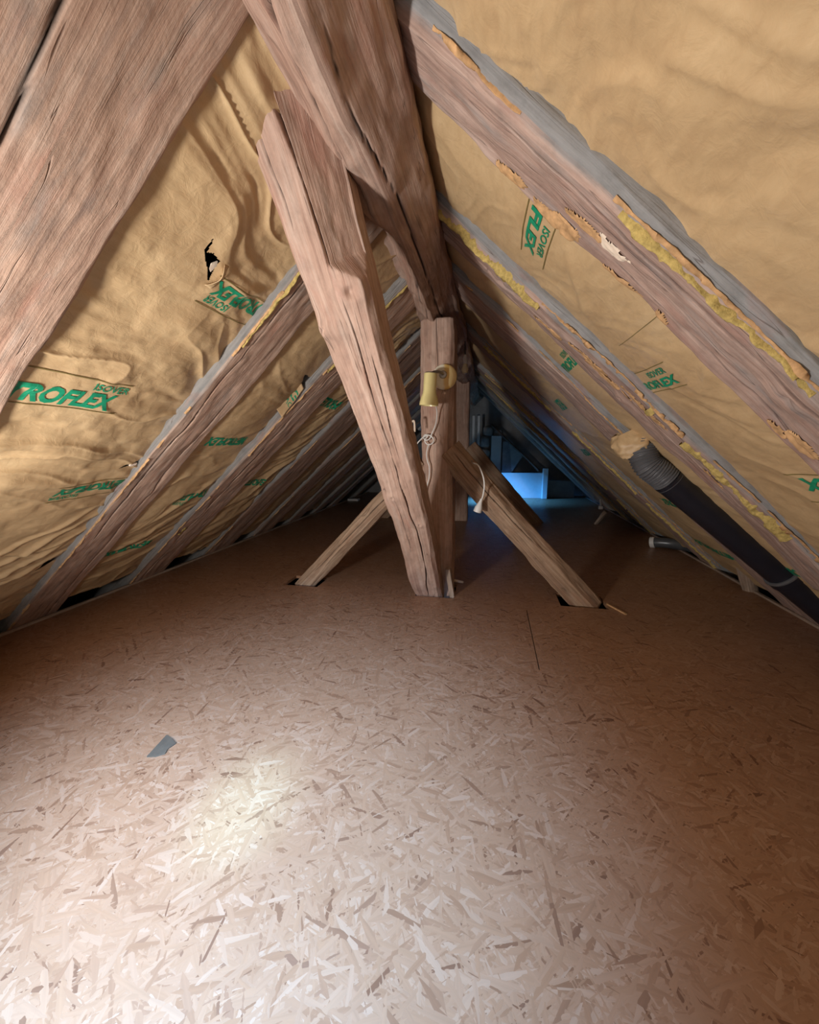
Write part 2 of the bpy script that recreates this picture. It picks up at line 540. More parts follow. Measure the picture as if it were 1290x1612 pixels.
# ------------------------------------------------------------------ timbers
class Timber:
    """hewn beam: axis A->B, visible face normal n; ring coordinate v = metres round the section, 0 at the middle of the visible face"""
    def __init__(s, A, B, n, w, d, w2=None, d2=None, seed=1, N=90, Mv=72, cham=(.02, .02, .02, .02), bow=.012,
                 rough=.006, cracks=(), knots=(), weather=None, chamf=None):
        A, B, n = np.array(A, float), np.array(B, float), np.array(n, float)
        ax = B-A
        L = np.linalg.norm(ax)
        ax /= L
        n = n - ax*(n@ax)
        n /= np.linalg.norm(n)
        wd = np.cross(ax, n)
        s.ax, s.n, s.wd, s.L, s.A = ax, n, wd, L, A
        w2 = w2 or w
        d2 = d2 or d
        u = np.linspace(0, L, N)[:, None]
        wm, dm = (w+w2)/2, (d+d2)/2
        per = 2*(wm+dm)
        v = (np.arange(Mv)/Mv*per)[None, :]
        # base rectangle perimeter walk starting mid visible face, towards +wd
        def walk(vv):
            a = np.zeros_like(vv)
            b = np.zeros_like(vv)
            c1, c2, c3, c4 = wm/2, wm/2+dm, wm*1.5+dm, wm*1.5+2*dm
            k = vv <= c1
            a[k], b[k] = vv[k], dm/2
            k = (vv > c1) & (vv <= c2)
            a[k], b[k] = wm/2, dm/2-(vv[k]-c1)
            k = (vv > c2) & (vv <= c3)
            a[k], b[k] = wm/2-(vv[k]-c2), -dm/2
            k = (vv > c3) & (vv <= c4)
            a[k], b[k] = -wm/2, -dm/2+(vv[k]-c3)
            k = vv > c4
            a[k], b[k] = -wm/2+(vv[k]-c4), dm/2
            return a/wm, b/dm
        a1, b1 = walk(v[0].copy())
        t = u/L
        Wd, Dd = w+(w2-w)*t, d+(d2-d)*t
        a, b = a1[None]*Wd, b1[None]*Dd
        # corners
        for ci, (sa, sb) in enumerate(((1, 1), (1, -1), (-1, -1), (-1, 1))):
            c = cham[ci]*(1+.4*fbm(u*2.3, ci*5.1, 0, seed+3, 2))
            if chamf is not None:
                c = c + chamf(ci, u)
            c = np.clip(c, .004, .45*min(wm, dm)*2)
            q = (np.sign(a1) == sa)[None] & (np.sign(b1) == sb)[None]
            e = (Wd/2-np.abs(a)) + (Dd/2-np.abs(b))
            k = np.maximum(0, c-e)*q
            a = a - sa*k/2
            b = b - sb*k/2
        rn = np.sqrt((a/Wd)**2+(b/Dd)**2)+1e-6
        na, nb = (a/Wd)/rn, (b/Dd)/rn
        disp = rough*fbm(u*3.1, a*9, b*9, seed, 3) + rough*.5*fbm(u*11, a*22, b*22, seed+5, 3)
        for (ku, kv, kr, kh) in knots:
            dv = np.minimum(np.abs(v-kv % per), per-np.abs(v-kv % per))
            rr = np.sqrt((u-ku)**2+dv**2)
            disp = disp + kh*np.exp(-(rr/kr)**2) - kh*1.1*np.exp(-(rr/(kr*.3))**2)
        a = a+na*disp
        b = b+nb*disp
        crk = np.zeros((N, Mv))
        for (cv, ua, ub, wid, dep, wan, slope) in cracks:
            vc = cv + slope*(u-ua) + wan*fbm(u*2.2, cv*10, 0, seed+21, 3)
            dv = v-vc
            dv = (dv+per/2) % per-per/2
            fade = np.clip((u-ua)/.12, 0, 1)*np.clip((ub-u)/.12, 0, 1)*(.75+.5*vn(u*9, 1, 1, seed+2))
            sh_ = np.exp(-np.abs(dv/(wid*(.4+.6*fade)))**3)
            g = -dep*fade*sh_
            crk = np.maximum(crk, np.clip(fade*3, 0, 1)*np.clip(sh_*1.6-.35, 0, 1))
            a = a+na*g
            b = b+nb*g
        ca = bow*fbm(u*.9, 3.3, 0, seed+40, 2)
        cb = bow*.6*fbm(u*.9, 8.8, 0, seed+50, 2)
        P = A[None, None] + u[..., None]*ax + (a+ca)[..., None]*wd + (b+cb)[..., None]*n
        s.P, s.per, s.N, s.M, s.w, s.d, s.wm, s.dm = P, per, N, Mv, Wd, Dd, wm, dm
        V = P.reshape(-1, 3)
        F = grid_faces(N, Mv, True)
        c0 = len(V)
        V = np.vstack([V, P[0].mean(0), P[-1].mean(0)])
        F += [(c0, (j+1) % Mv, j) for j in range(Mv)]
        F += [(c0+1, (N-1)*Mv+j, (N-1)*Mv+(j+1) % Mv) for j in range(Mv)]
        uo = (seed*1.713) % 50
        uv = np.stack([np.broadcast_to(u+uo, (N, Mv)), np.broadcast_to(v+uo*.37, (N, Mv))], -1).reshape(-1, 2)
        uv = np.vstack([uv, [uo, 0], [uo+L, 0]])
        we = np.zeros((N, Mv))
        if weather is not None:
            we = weather(u, v, np.broadcast_to(a1[None], (N, Mv)), np.broadcast_to(b1[None], (N, Mv)))
        we = np.concatenate([np.clip(we, 0, 1).ravel(), [0, 0]])
        s.crk = np.concatenate([np.clip(crk, 0, 1).ravel(), [0, 0]])
        s.data = (V, F, uv, we)

    def make(s, name, mat, parent=None):
        V, F, uv, we = s.data
        s.obj = raw_mesh(name, V, F, mat, parent, True, uv, {'weather': we, 'crack': s.crk})
        return s.obj

    def surf(s, u, v, h):
        """points on the surface at u metres along, v metres round, lifted by h"""
        u, v, h = np.broadcast_arrays(np.asarray(u, float), np.asarray(v, float), np.asarray(h, float))
        fu = np.clip(u/s.L*(s.N-1), 0, s.N-1.001)
        fv = (v % s.per)/s.per*s.M
        i, j = fu.astype(int), fv.astype(int) % s.M
        j2 = (j+1) % s.M
        tu, tv = (fu-i)[..., None], (fv-np.floor(fv))[..., None]
        p = (s.P[i, j]*(1-tv)+s.P[i, j2]*tv)*(1-tu)+(s.P[i+1, j]*(1-tv)+s.P[i+1, j2]*tv)*tu
        c = s.A + s.ax*u[..., None]
        # outward: blend of the flat face normal
        o = p-c
        oa, ob = o@s.wd/s.wm, o@s.n/s.dm
        k = np.abs(oa) > np.abs(ob)
        nn = np.where(k[..., None], np.sign(oa)[..., None]*s.wd, np.sign(ob)[..., None]*s.n)
        return p+nn*h[..., None]


def blob_patch(T, u, v, lu, lv, name, mat, parent, seed=1, th=.008, jag=.8, cell=.0022, skew=0):
    """ragged patch stuck on a timber face"""
    nu, nv = int(3.2*lu/cell), max(10, int(3.2*lv/cell))
    du = np.linspace(-1.6*lu, 1.6*lu, nu)[:, None]
    dv = np.linspace(-1.6*lv, 1.6*lv, nv)[None]
    f = 1-(du/lu)**2-(dv/lv)**2+jag*fbm(du*16, dv*40, 0, seed, 2)+.22*fbm(du*70, dv*70, 0, seed+3, 2)
    h = th*np.clip(f*3, -.4, 1)*(1+.3*fbm(du*50, dv*70, 3, seed+5, 2))
    P = T.surf(u+du+0*dv, v+dv+skew*du, h)
    keep = (f[:-1, :-1] > 0) & (f[1:, 1:] > 0)
    # keep the piece in the middle only
    lab = np.zeros(keep.shape, bool)
    st = [tuple(k) for k in np.argwhere(keep)]
    if st:
        c = min(st, key=lambda k: (k[0]-nu/2)**2+(k[1]-nv/2)**2)
        q = [c]
        lab[c] = True
        while q:
            i, j = q.pop()
            for a, b in ((i+1, j), (i-1, j), (i, j+1), (i, j-1)):
                if 0 <= a < keep.shape[0] and 0 <= b < keep.shape[1] and keep[a, b] and not lab[a, b]:
                    lab[a, b] = True
                    q.append((a, b))
    F = grid_faces(nu, nv, False, lab)
    used = sorted(set(i for f_ in F for i in f_))
    mp = {o: i for i, o in enumerate(used)}
    F = [tuple(mp[i] for i in f_) for f_ in F]
    return raw_mesh(name, P.reshape(-1, 3)[used], F, mat, parent)


def edge_strip(T, v0, ua, ub, wid, name, mat, parent, seed=1, th=.008, gaps=.2, step=.006, wander=.008, puff=0):
    """ragged fibrous strip running along a timber"""
    n = int((ub-ua)/step)
    k = 7
    u = np.linspace(ua, ub, n)[:, None]
    j = np.linspace(-1, 1, k)[None]
    wl = wid*(.55+.6*fbm(u*9, 1.1, 0, seed, 3)+.45*fbm(u*60, 0, 0, seed+1, 2))
    wr = wid*(.55+.6*fbm(u*9, 5.1, 0, seed+7, 3)+.45*fbm(u*60, 3, 0, seed+2, 2))
    on = (fbm(u*3.5, 9.9, 0, seed+3, 3)+.55-gaps*2) > 0
    wl, wr = np.where(on, np.maximum(wl, .002), 0), np.where(on, np.maximum(wr, .002), 0)
    v = v0+wander*fbm(u*3, 2, 2, seed+4, 2)+np.where(j < 0, j*wl, j*wr)
    prof = np.sqrt(np.clip(1-j**2, 0, 1))
    h = prof*th*(1+.8*fbm(u*22, v*60, 1, seed+5, 3)) + puff*prof*(1+.6*fbm(u*6, v*30, 2, seed+6, 2)) - .003*(1-prof)
    V = T.surf(np.broadcast_to(u, v.shape), v, h)
    keep = np.broadcast_to(on[:-1] & on[1:], (n-1, k-1))
    F = grid_faces(n, k, False, keep)
    used = sorted(set(i for f in F for i in f))
    mp = {o: i for i, o in enumerate(used)}
    F = [tuple(mp[i] for i in f) for f in F]
    V = V.reshape(-1, 3)[used]
    o = raw_mesh(name, V, F, mat, parent)
    o['kind'] = 'stuff'
    return o


# ------------------------------------------------------------------ shell
XL, XR = -2.57, 1.755      # edges of the boarded floor


def build_floor():
    holes = [(-1.47, -1.20, 2.365, 2.56), (-0.475, -0.215, 2.345, 2.60), (.455, .735, 2.355, 2.56),
             (.40, .66, 4.86, 5.08)]
    xs = sorted(set([XL, XR, .2378, .2422] + [h[0] for h in holes] + [h[1] for h in holes] + list(np.arange(-2.4, 1.7, .3))))
    ys = sorted(set([Y0, Y1, 1.62, 2.25] + [h[2] for h in holes] + [h[3] for h in holes] + list(np.arange(-.8, 7.6, .4))))
    holes = holes + [(.2378, .2422, 1.62, 2.25)]
    def solid(i, j):
        if i < 0 or j < 0 or i >= len(xs)-1 or j >= len(ys)-1:
            return False
        x, y = (xs[i]+xs[i+1])/2, (ys[j]+ys[j+1])/2
        return not any(h[0] < x < h[1] and h[2] < y < h[3] for h in holes)
    V, F, idx = [], [], {}
    def vi(i, j, z):
        if (i, j, z) not in idx:
            idx[(i, j, z)] = len(V)
            V.append((xs[i], ys[j], 0.0 if z else -.022))
        return idx[(i, j, z)]
    for i in range(len(xs)-1):
        for j in range(len(ys)-1):
            if not solid(i, j):
                continue
            F.append((vi(i, j, 1), vi(i+1, j, 1), vi(i+1, j+1, 1), vi(i, j+1, 1)))
            F.append((vi(i, j, 0), vi(i, j+1, 0), vi(i+1, j+1, 0), vi(i+1, j, 0)))
            for (di, dj, p, q) in ((-1, 0, (i, j+1), (i, j)), (1, 0, (i+1, j), (i+1, j+1)), (0, -1, (i, j), (i+1, j)), (0, 1, (i+1, j+1), (i, j+1))):
                if not solid(i+di, j+dj):
                    F.append((vi(*p, 0), vi(*q, 0), vi(*q, 1), vi(*p, 1)))
    struct(raw_mesh('floor', V, F, M['osb'], None, False), 'pressed strand board floor of the attic')
    b = MB()
    b.box(((XL+XR)/2, (Y0+Y1)/2, -.30), ((XR-XL)/2+.6, (Y1-Y0)/2, .02))
    struct(b.build('floor.001', M['dark'], None, False), 'dark void floor below the boards')


build_floor()
for nm, x, in (('trim_1', XL-.012), ('trim_2', XR+.012)):
    b = MB()
    b.box((x, (Y0+Y1)/2, -.004), (.011, (Y1-Y0)/2, .017))
    o = b.build(nm, M['batten'])
    l = o.data.uv_layers.new(name='grain')
    for lp in o.data.loops:
        c = o.data.vertices[lp.vertex_index].co
        l.data[lp.index].uv = (c.y, c.x*2+c.z)
    struct(o, 'pale edge strip along the floor boards')

# roof boarding behind the insulation
for nm, P0, U, N, rl in (('ceiling', PL, UL, NL, RIDGE_L), ('ceiling.001', PR, UR, NR, RIDGE_R)):
    b = MB()
    c = P0 + U*(rl/2-.1) - N*.205 + np.array([0, (Y0+Y1)/2, 0])
    b.box(c, (rl/2+.5, (Y1-Y0)/2, .02), (U, np.array([0, 1.0, 0]), np.cross(U, [0, 1.0, 0])))
    struct(b.build(nm, M['dark'], None, False), 'dark roof boarding behind the insulation')


def gable(name, y, mat, hole=None):
    """triangular gable wall, with an optional window opening"""
    b = MB()
    V = [(-2.95, y, -.3), (2.1, y, -.3), (2.1, y, -.2), (-.305, y, 2.25), (-2.95, y, -.2)]
    if hole is None:
        t = .12
        V2 = V + [(a, c+t, e) for a, c, e in V]
        F = [(0, 1, 2, 3, 4), (9, 8, 7, 6, 5)] + [(i, i+5, (i+1) % 5+5, (i+1) % 5) for i in range(5)]
        b.add(V2, F)
    return struct(b.build(name, mat, None, False))


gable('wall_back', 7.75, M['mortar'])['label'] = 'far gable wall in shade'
gable('wall_front', -1.14, M['paint'])['label'] = 'near gable wall behind the viewer'
# far roof window (left slope)
def roof_window():
    c = PL + UL*2.30 - NL*.02 + np.array([0, 6.45, 0])
    ax = (UL, np.array([0, 1.0, 0]), np.cross(UL, [0, 1.0, 0]))
    f = MB()
    for sg in (-1, 1):
        f.box(c+UL*.36*sg, (.04, .36, .04), ax)
        f.box(c+np.array([0, .33*sg, 0]), (.32, .035, .04), ax)
    o = struct(f.build('window_1', M['paint']), 'roof window on the far left slope')
    g = MB()
    g.box(c, (.325, .30, .006), ax)
    g.build('pane', M['sky_pane'], o)
roof_window()

# ------------------------------------------------------------------ rafters
def mask_side(sign, amt=1.0, edge=.10, lo=.0):
    """weather mask: grey on the side face (sign of the width axis) and a band of the visible face next to it"""
    def f(u, v, a1, b1):
        sd = (a1*sign > .495)*1.0
        n = .35*fbm(u*4, v*12, 0, 77, 3)
        band = np.clip((a1*sign-(.5-edge))/.08, 0, 1)*(b1 > .4)
        return amt*np.clip(sd*(1+.2*n)+band*(.45+n), 0, 1)+lo
    return f


def rafter(side, ya, yb, label, cat='rafter', seed=1, depth=.15, mat=None, N=110, Mv=88, s0=-.32, s1=None, protr=0.0, twist=0.0, **kw):
    P0, U, Nn, rl = (PL, UL, NL, RIDGE_L) if side == 'L' else (PR, UR, NR, RIDGE_R)
    yc, w = (ya+yb)/2, yb-ya
    s1 = rl-.03 if s1 is None else s1
    A = P0 + U*s0 + np.array([0, yc, 0]) - Nn*(depth/2-protr)
    B = P0 + U*s1 + np.array([0, yc+twist, 0]) - Nn*(depth/2-protr)
    T = Timber(A, B, Nn, w, depth, seed=seed, N=N, Mv=Mv, **kw)
    T.s0 = s0
    root = thing('rafter', label, cat, tuple(P0+U*.0+np.array([0, yc, 0])), 'rafters of the left slope' if side == 'L' else 'rafters of the right slope')
    T.make('beam', mat or M['rafter'], root)
    T.root = root
    # sign of the width axis that looks towards the viewer (-y)
    T.near = -1 if T.wd[1] > 0 else 1
    return T


near_L = -1 if np.cross(UL, NL)[1] > 0 else 1
near_R = -1 if np.cross(UR, NR)[1] > 0 else 1
nvL = lambda T, frac: T.near*T.wm*frac      # v on the visible face; frac +.5 = corner nearest the viewer


TL, TR = {}, {}
L_spec = [
    # ya, yb, label, seed
    (.48, .835, 'broad weathered rafter at the near end of the left slope, cut by the photo edge', 11),
    (1.40, 1.67, 'long pinkish rafter on left slope between the two papers printed with large letters', 23),
    (2.12, 2.46, 'left slope rafter with pale grey upper edge, beside the hanging printed paper flap', 35),
    (2.88, 3.30, 'fourth rafter from the front on the left slope, grey brown with light upper edge', 47),
    (3.62, 4.00, 'fifth rafter from the front on the left slope, darker brown', 59),
    (4.38, 4.72, 'sixth rafter from the front on the left slope, in the shade', 61),
    (5.14, 5.46, 'seventh rafter from the front on the left slope, dim', 73),
    (5.72, 6.00, 'dark left slope rafter just before the far roof window', 87),
    (6.90, 7.18, 'dark left slope rafter behind the far roof window', 91)]
for i, (ya, yb, lab, sd_) in enumerate(L_spec):
    big = i < 3
    w = yb-ya
    cr = [(.02*(-1)**i+.25*w*(1 if i % 2 else -1), .1, 2.2, .004, .016, .014, .008), (-.05, 1.1, 3.0, .0035, .012, .014, -.01)] if i < 5 else []
    TL[i] = rafter('L', ya, yb, lab, seed=sd_, N=220 if big else 90, Mv=200 if big else 64, depth=.15,
                   cham=(.016, .016, .016, .016), bow=.009, rough=.0055, cracks=cr,
                   knots=((1.5, .05, .03, .008), (2.4, -.06, .025, .008)) if big else (),
                   weather=mask_side(near_L, .95, .10))
R_spec = [
    (.92, 1.16, 'thick mauve brown rafter at the near end of right slope with cream plaster scrap', 13),
    (1.63, 1.92, 'right slope rafter with long yellow glass wool strip, passing over the black pipe', 26),
    (2.23, 2.62, 'right slope rafter with pale blue grey edge, behind the black pipe elbow', 38),
    (3.25, 3.56, 'right slope rafter with yellow fibre edge, its foot landing beside the grey pipe elbow', 44),
    (4.46, 4.76, 'fifth rafter from the front on the right slope, with a thin yellow fibre line', 52),
    (5.25, 5.52, 'sixth rafter from the front on the right slope, in shade', 66),
    (6.05, 6.32, 'seventh rafter from the front on the right slope, nearly black', 78),
    (6.85, 7.10, 'last rafter of the right slope before the far gable', 88)]
for i, (ya, yb, lab, sd_) in enumerate(R_spec):
    big = i < 3
    w = yb-ya
    cr = [(near_R*(.20 if i == 0 else .02)*w, .3 if i else .95, 2.9, .0038, .030, .012, .006), (-near_R*.25*w, 1.2, 2.4, .0035, .010, .014, .01)] if i < 4 else []
    TR[i] = rafter('R', ya, yb, lab, seed=sd_, N=240 if big else 90, Mv=(340 if i == 0 else 220) if big else 64, depth=.16,
                   s0=.52 if i == 1 else -.32,
                   cham=(.035, .02, .02, .035), bow=.009, rough=.006, cracks=cr, mat=M['rafter_right'],
                   knots=((1.9, .03, .05, .012), (1.2, -.04, .03, .01)) if big else (),
                   weather=mask_side(near_R, 1.0, .14 if i else .08))

# remnants of paper and glass wool stapled along the rafters
for i, gaps, wid in ((0, .20, .010), (1, .10, .009), (2, .17, .007), (3, .12, .008), (4, .16, .008)):
    T = TL[i]
    edge_strip(T, nvL(T, .45), .25, T.L-.1, wid, 'paper_remnant', M['torn'], T.root, 100+i, .005, gaps, wander=.004)
for i, ua, ub, wid, puff in ((1, 2.45, 3.2, .011, .003), (2, 2.5, 3.2, .009, .002)):
    T = TL[i]
    edge_strip(T, nvL(T, .42), ua, ub, wid, 'glass_wool_strip', M['wool'], T.root, 120+i, .006, .02, puff=puff)
T = TR[0]
edge_strip(T, nvL(T, .44), 1.95, 2.75, .014, 'glass_wool_strip', M['wool'], T.root, 131, .006, .05, puff=.003)
edge_strip(T, nvL(T, .44), .2, 1.95, .009, 'glass_wool_strip', M['wool'], T.root, 130, .005, .08, puff=.002)
edge_strip(T, nvL(T, .49), .2, 3.0, .008, 'paper_remnant', M['torn'], T.root, 132, .005, .12)
T = TR[1]
edge_strip(T, nvL(T, .38), 1.70, 2.28, .028, 'glass_wool_strip', M['wool'], T.root, 133, .008, -.15, puff=.008)
edge_strip(T, nvL(T, .34), .02, 1.12, .034, 'glass_wool_strip', M['wool'], T.root, 129, .008, -.1, puff=.005)
edge_strip(T, nvL(T, .47), .02, 1.7, .010, 'paper_remnant', M['torn'], T.root, 134, .006, -.15, puff=.002)
T = TR[2]
edge_strip(T, nvL(T, .46), .4, 3.0, .007, 'paper_remnant', M['torn'], T.root, 135, .005, .15)
for i, wid in ((3, .030), (4, .024), (5, .02)):
    T = TR[i]
    edge_strip(T, nvL(T, .36), .33, 2.9, wid, 'glass_wool_strip', M['wool'], T.root, 136+i, .006, .0, puff=.004)
    edge_strip(T, nvL(T, .50), .33, 2.9, .012, 'paper_remnant', M['torn'], T.root, 146+i, .006, -.2)


def on_right(T, s, frac):
    return s-T.s0, nvL(T, frac)


T = TR[0]
P_ = [(2.10, -.06, .085, .016, 'plaster_scrap', 'plaster', 5, .08), (2.19, -.08, .05, .016, 'torn_paper', 'torn', 6, 0),
      (2.24, -.32, .10, .020, 'torn_paper', 'torn', 7, .05), (2.42, -.30, .05, .016, 'torn_paper', 'torn', 8, 0),
      (2.03, -.34, .075, .010, 'torn_paper', 'torn', 9, 0), (1.90, -.33, .022, .012, 'torn_paper', 'torn', 10, 0),
      (1.45, -.22, .045, .016, 'torn_paper', 'torn', 12, 0), (1.50, -.30, .03, .010, 'torn_paper', 'torn', 14, 0)]
for s_, fr, lu, lv, nm, mt, sd_, sk in P_:
    u_, v_ = on_right(T, s_, fr)
    o = blob_patch(T, u_, v_, lu, lv, nm, M[mt], T.root, sd_, .0045, .8, skew=sk)
    if nm == 'plaster_scrap':
        o['label'] = 'cream plaster scrap stuck on the wood'
T = TR[1]
for s_, fr, lu, lv, sd_ in ((1.85, .05, .10, .022, 31), (1.95, .15, .12, .018, 32), (1.65, .22, .14, .018, 33), (2.15, -.02, .07, .02, 34), (1.72, .1, .04, .012, 36), (1.25, .1, .05, .012, 37)):
    u_, v_ = on_right(T, s_, fr)
    blob_patch(T, u_, v_, lu, lv, 'torn_paper', M['torn'], T.root, sd_, .0045, .8)
T = TL[0]
blob_patch(T, 2.2+.32, nvL(T, .30), .05, .02, 'torn_paper', M['torn'], T.root, 71, .006, .5)
T = TL[2]
blob_patch(T, .95, nvL(T, .28), .05, .012, 'torn_paper', M['wool'], T.root, 72, .006, .5)

# ------------------------------------------------------------------ insulation between the rafters
class Sheet:
    def __init__(s, side, ya, yb, seed, amp, ny=60, ns=260, off=.042, s0=.06, s1=None, ang=.25, tears=(), folds=(), stretch=2.2, name_label=None, bulge=.02):
        s.P0, s.U, s.N, rl = (PL, UL, NL, RIDGE_L) if side == 'L' else (PR, UR, NR, RIDGE_R)
        s.side, s.ya, s.yb, s.seed, s.amp, s.off, s.ang, s.folds, s.stretch, s.bulge = side, ya, yb, seed, amp, off, ang, folds, stretch, bulge
        s1 = rl+.02 if s1 is None else s1
        ss = np.linspace(s0, s1, ns)[:, None]
        yy = np.linspace(ya, yb, ny)[None]
        SS, YY = np.broadcast_to(ss, (ns, ny)), np.broadcast_to(yy, (ns, ny))
        V = s.pt(SS, YY, 0).reshape(-1, 3)
        cs, cy = (SS[:-1, :-1]+SS[1:, 1:])/2, (YY[:-1, :-1]+YY[1:, 1:])/2
        keep = np.ones(cs.shape, bool)
        for poly in tears:
            keep &= ~inpoly(cy, cs, poly)
        F = grid_faces(ns, ny, False, keep)
        root = thing('insulation_batt', name_label, 'insulation', tuple(s.P0+np.array([0, (ya+yb)/2, 0])), 'paper faced insulation of the left slope' if side == 'L' else 'paper faced insulation of the right slope')
        s.root = root
        s.facing = raw_mesh('paper_facing', V, F, M['kraft'], root)

    def height(s, S_, Y_):
        w = s.yb-s.ya
        q = np.clip((Y_-s.ya)/w, 0, 1)
        h = s.bulge*np.sin(PI*q)**.7
        c, d = math.cos(s.ang), math.sin(s.ang)
        al = Y_*c+S_*d        # along the wrinkles
        ac = S_*c-Y_*d        # across them
        wx = .12*fbm(Y_*2.4, S_*2.4, 0, s.seed+1, 2)
        n1 = fbm(al*s.stretch, (ac+wx)*8, 0, s.seed, 2)
        n2 = fbm(al*s.stretch*2, (ac+wx)*19, 0, s.seed+2, 2)
        rd = (1-np.abs(vn(al*s.stretch*1.1, (ac+wx*1.6)*10, 0, s.seed+4)))**4
        lump = fbm(Y_*3.1, S_*2.2, 0, s.seed+6, 2)
        h = h + s.amp*(.55*n1+.3*n2+.75*rd+.7*lump)
        tuf = fbm(Y_*14, S_*14, 0, s.seed+8, 2)
        h = h + s.amp*.22*tuf
        for (y1, s1, y2, s2, hh, wd) in s.folds:
            dy, ds = y2-y1, s2-s1
            L2 = dy*dy+ds*ds
            t = np.clip(((Y_-y1)*dy+(S_-s1)*ds)/L2, 0, 1)
            dist = np.sqrt((Y_-y1-t*dy)**2+(S_-s1-t*ds)**2)
            h = h + hh*np.exp(-(dist/wd)**2)*(1-.6*np.abs(2*t-1)**2)
        return h

    def pt(s, S_, Y_, lift):
        S_, Y_ = np.asarray(S_, float), np.asarray(Y_, float)
        h = s.height(S_, Y_)-s.off+lift
        return s.P0+S_[..., None]*s.U+h[..., None]*s.N+Y_[..., None]*np.array([0, 1.0, 0])


def inpoly(x, y, poly):
    r = np.zeros(x.shape, bool)
    n = len(poly)
    for i in range(n):
        x1, y1 = poly[i]
        x2, y2 = poly[(i+1) % n]
        c = ((y1 > y) != (y2 > y)) & (x < (x2-x1)*(y-y1)/(y2-y1+1e-12)+x1)
        r ^= c
    return r


def glyphs(text, shear=.0, bold=.02):
    c = bpy.data.curves.new('lettering', 'FONT')
    c.body = text
    c.size = 1.0
    c.shear = shear
    c.offset = bold
    c.resolution_u = 3
    o = bpy.data.objects.new('lettering', c)
    COL.objects.link(o)
    dg = bpy.context.evaluated_depsgraph_get()
    dg.update()
    me = o.evaluated_get(dg).to_mesh()
    V = np.array([v.co[:2] for v in me.vertices])
    F = [tuple(p.vertices) for p in me.polygons]
    o.evaluated_get(dg).to_mesh_clear()
    bpy.data.objects.remove(o)
    bpy.data.curves.remove(c)
    # triangulate and subdivide so that the letters can follow the paper
    F2 = []
    for f in F:
        for k in range(1, len(f)-1):
            F2.append((f[0], f[k], f[k+1]))
    V = list(map(tuple, V))
    for it in range(3):
        F3 = []
        mid = {}
        def md(a, b):
            k = (min(a, b), max(a, b))
            if k not in mid:
                mid[k] = len(V)
                V.append(((V[a][0]+V[b][0])/2, (V[a][1]+V[b][1])/2))
            return mid[k]
        for a, b, c_ in F2:
            l = max(math.dist(V[a], V[b]), math.dist(V[b], V[c_]), math.dist(V[a], V[c_]))
            if l < .16:
                F3.append((a, b, c_))
                continue
            x, y, z = md(a, b), md(b, c_), md(c_, a)
            F3 += [(a, x, z), (x, b, y), (z, y, c_), (x, y, z)]
        F2 = F3
    V = np.array(V)
    V[:, 0] -= V[:, 0].min()
    V[:, 0] /= V[:, 0].max()
    V[:, 1] /= .70          # cap height 1
    return V, F2


G_MAIN = glyphs('METROFLEX', .18, .042)
G_SUB = glyphs('ISOVER', .10, .012)


def lettering(sh, glyph, y0, y1, s0, s1, lift=.0025, clip=None, parent=None, mat=None, name='printed_lettering', fn=None):
    """glyph run from y0 to y1, baseline at s0, cap line at s1"""
    V, F = glyph
    Y_ = y0+(y1-y0)*V[:, 0]
    S_ = s0+(s1-s0)*V[:, 1]
    if clip:
        k = (Y_ >= clip[0]) & (Y_ <= clip[1])
        F = [f for f in F if k[f[0]] and k[f[1]] and k[f[2]]]
    used = sorted(set(i for f in F for i in f))
    mp = {o: i for i, o in enumerate(used)}
    F = [tuple(mp[i] for i in f) for f in F]
    P = (fn or sh.pt)(S_[used], Y_[used], np.full(len(used), lift))
    return raw_mesh(name, P, F, mat or M['ink'], parent or sh.root, False)


def print_line(sh, ya, sa, yb, sb, w=.0035, lift=.0022, name='printed_line'):
    n = 30
    t = np.linspace(0, 1, n)[:, None]
    j = np.array([-.5, .5])[None]
    Y_ = np.broadcast_to(ya+(yb-ya)*t, (n, 2))
    S_ = sa+(sb-sa)*t+j*w
    P = sh.pt(S_, Y_, np.full((n, 2), lift)).reshape(-1, 3)
    return raw_mesh(name, P, grid_faces(n, 2), M['ink_line'], sh.root, False)


def slogan(sh, y0, y1, sc, cap, up=1, gap=.018, sub=None, subcap=None, lines=True, clip=None, tilt=0):
    """the maker's two-line print: big line centred on sc, small line beyond its cap side"""
    a, b = sc-up*cap/2, sc+up*cap/2
    lettering(sh, G_MAIN, y0, y1, a, b, clip=clip)
    sc_ = subcap or cap*.45
    if sub:
        lettering(sh, G_SUB, sub[0], sub[1], b+up*gap, b+up*(gap+sc_))
    if lines:
        lo, hi = min(y0, y1), max(y0, y1)
        if clip:
            lo, hi = max(lo, clip[0]), min(hi, clip[1])
        print_line(sh, lo-.01, a-up*.016, hi+.03, a-up*.016)
        print_line(sh, lo-.01, b+up*(gap+sc_+.012), hi+.03, b+up*(gap+sc_+.012))


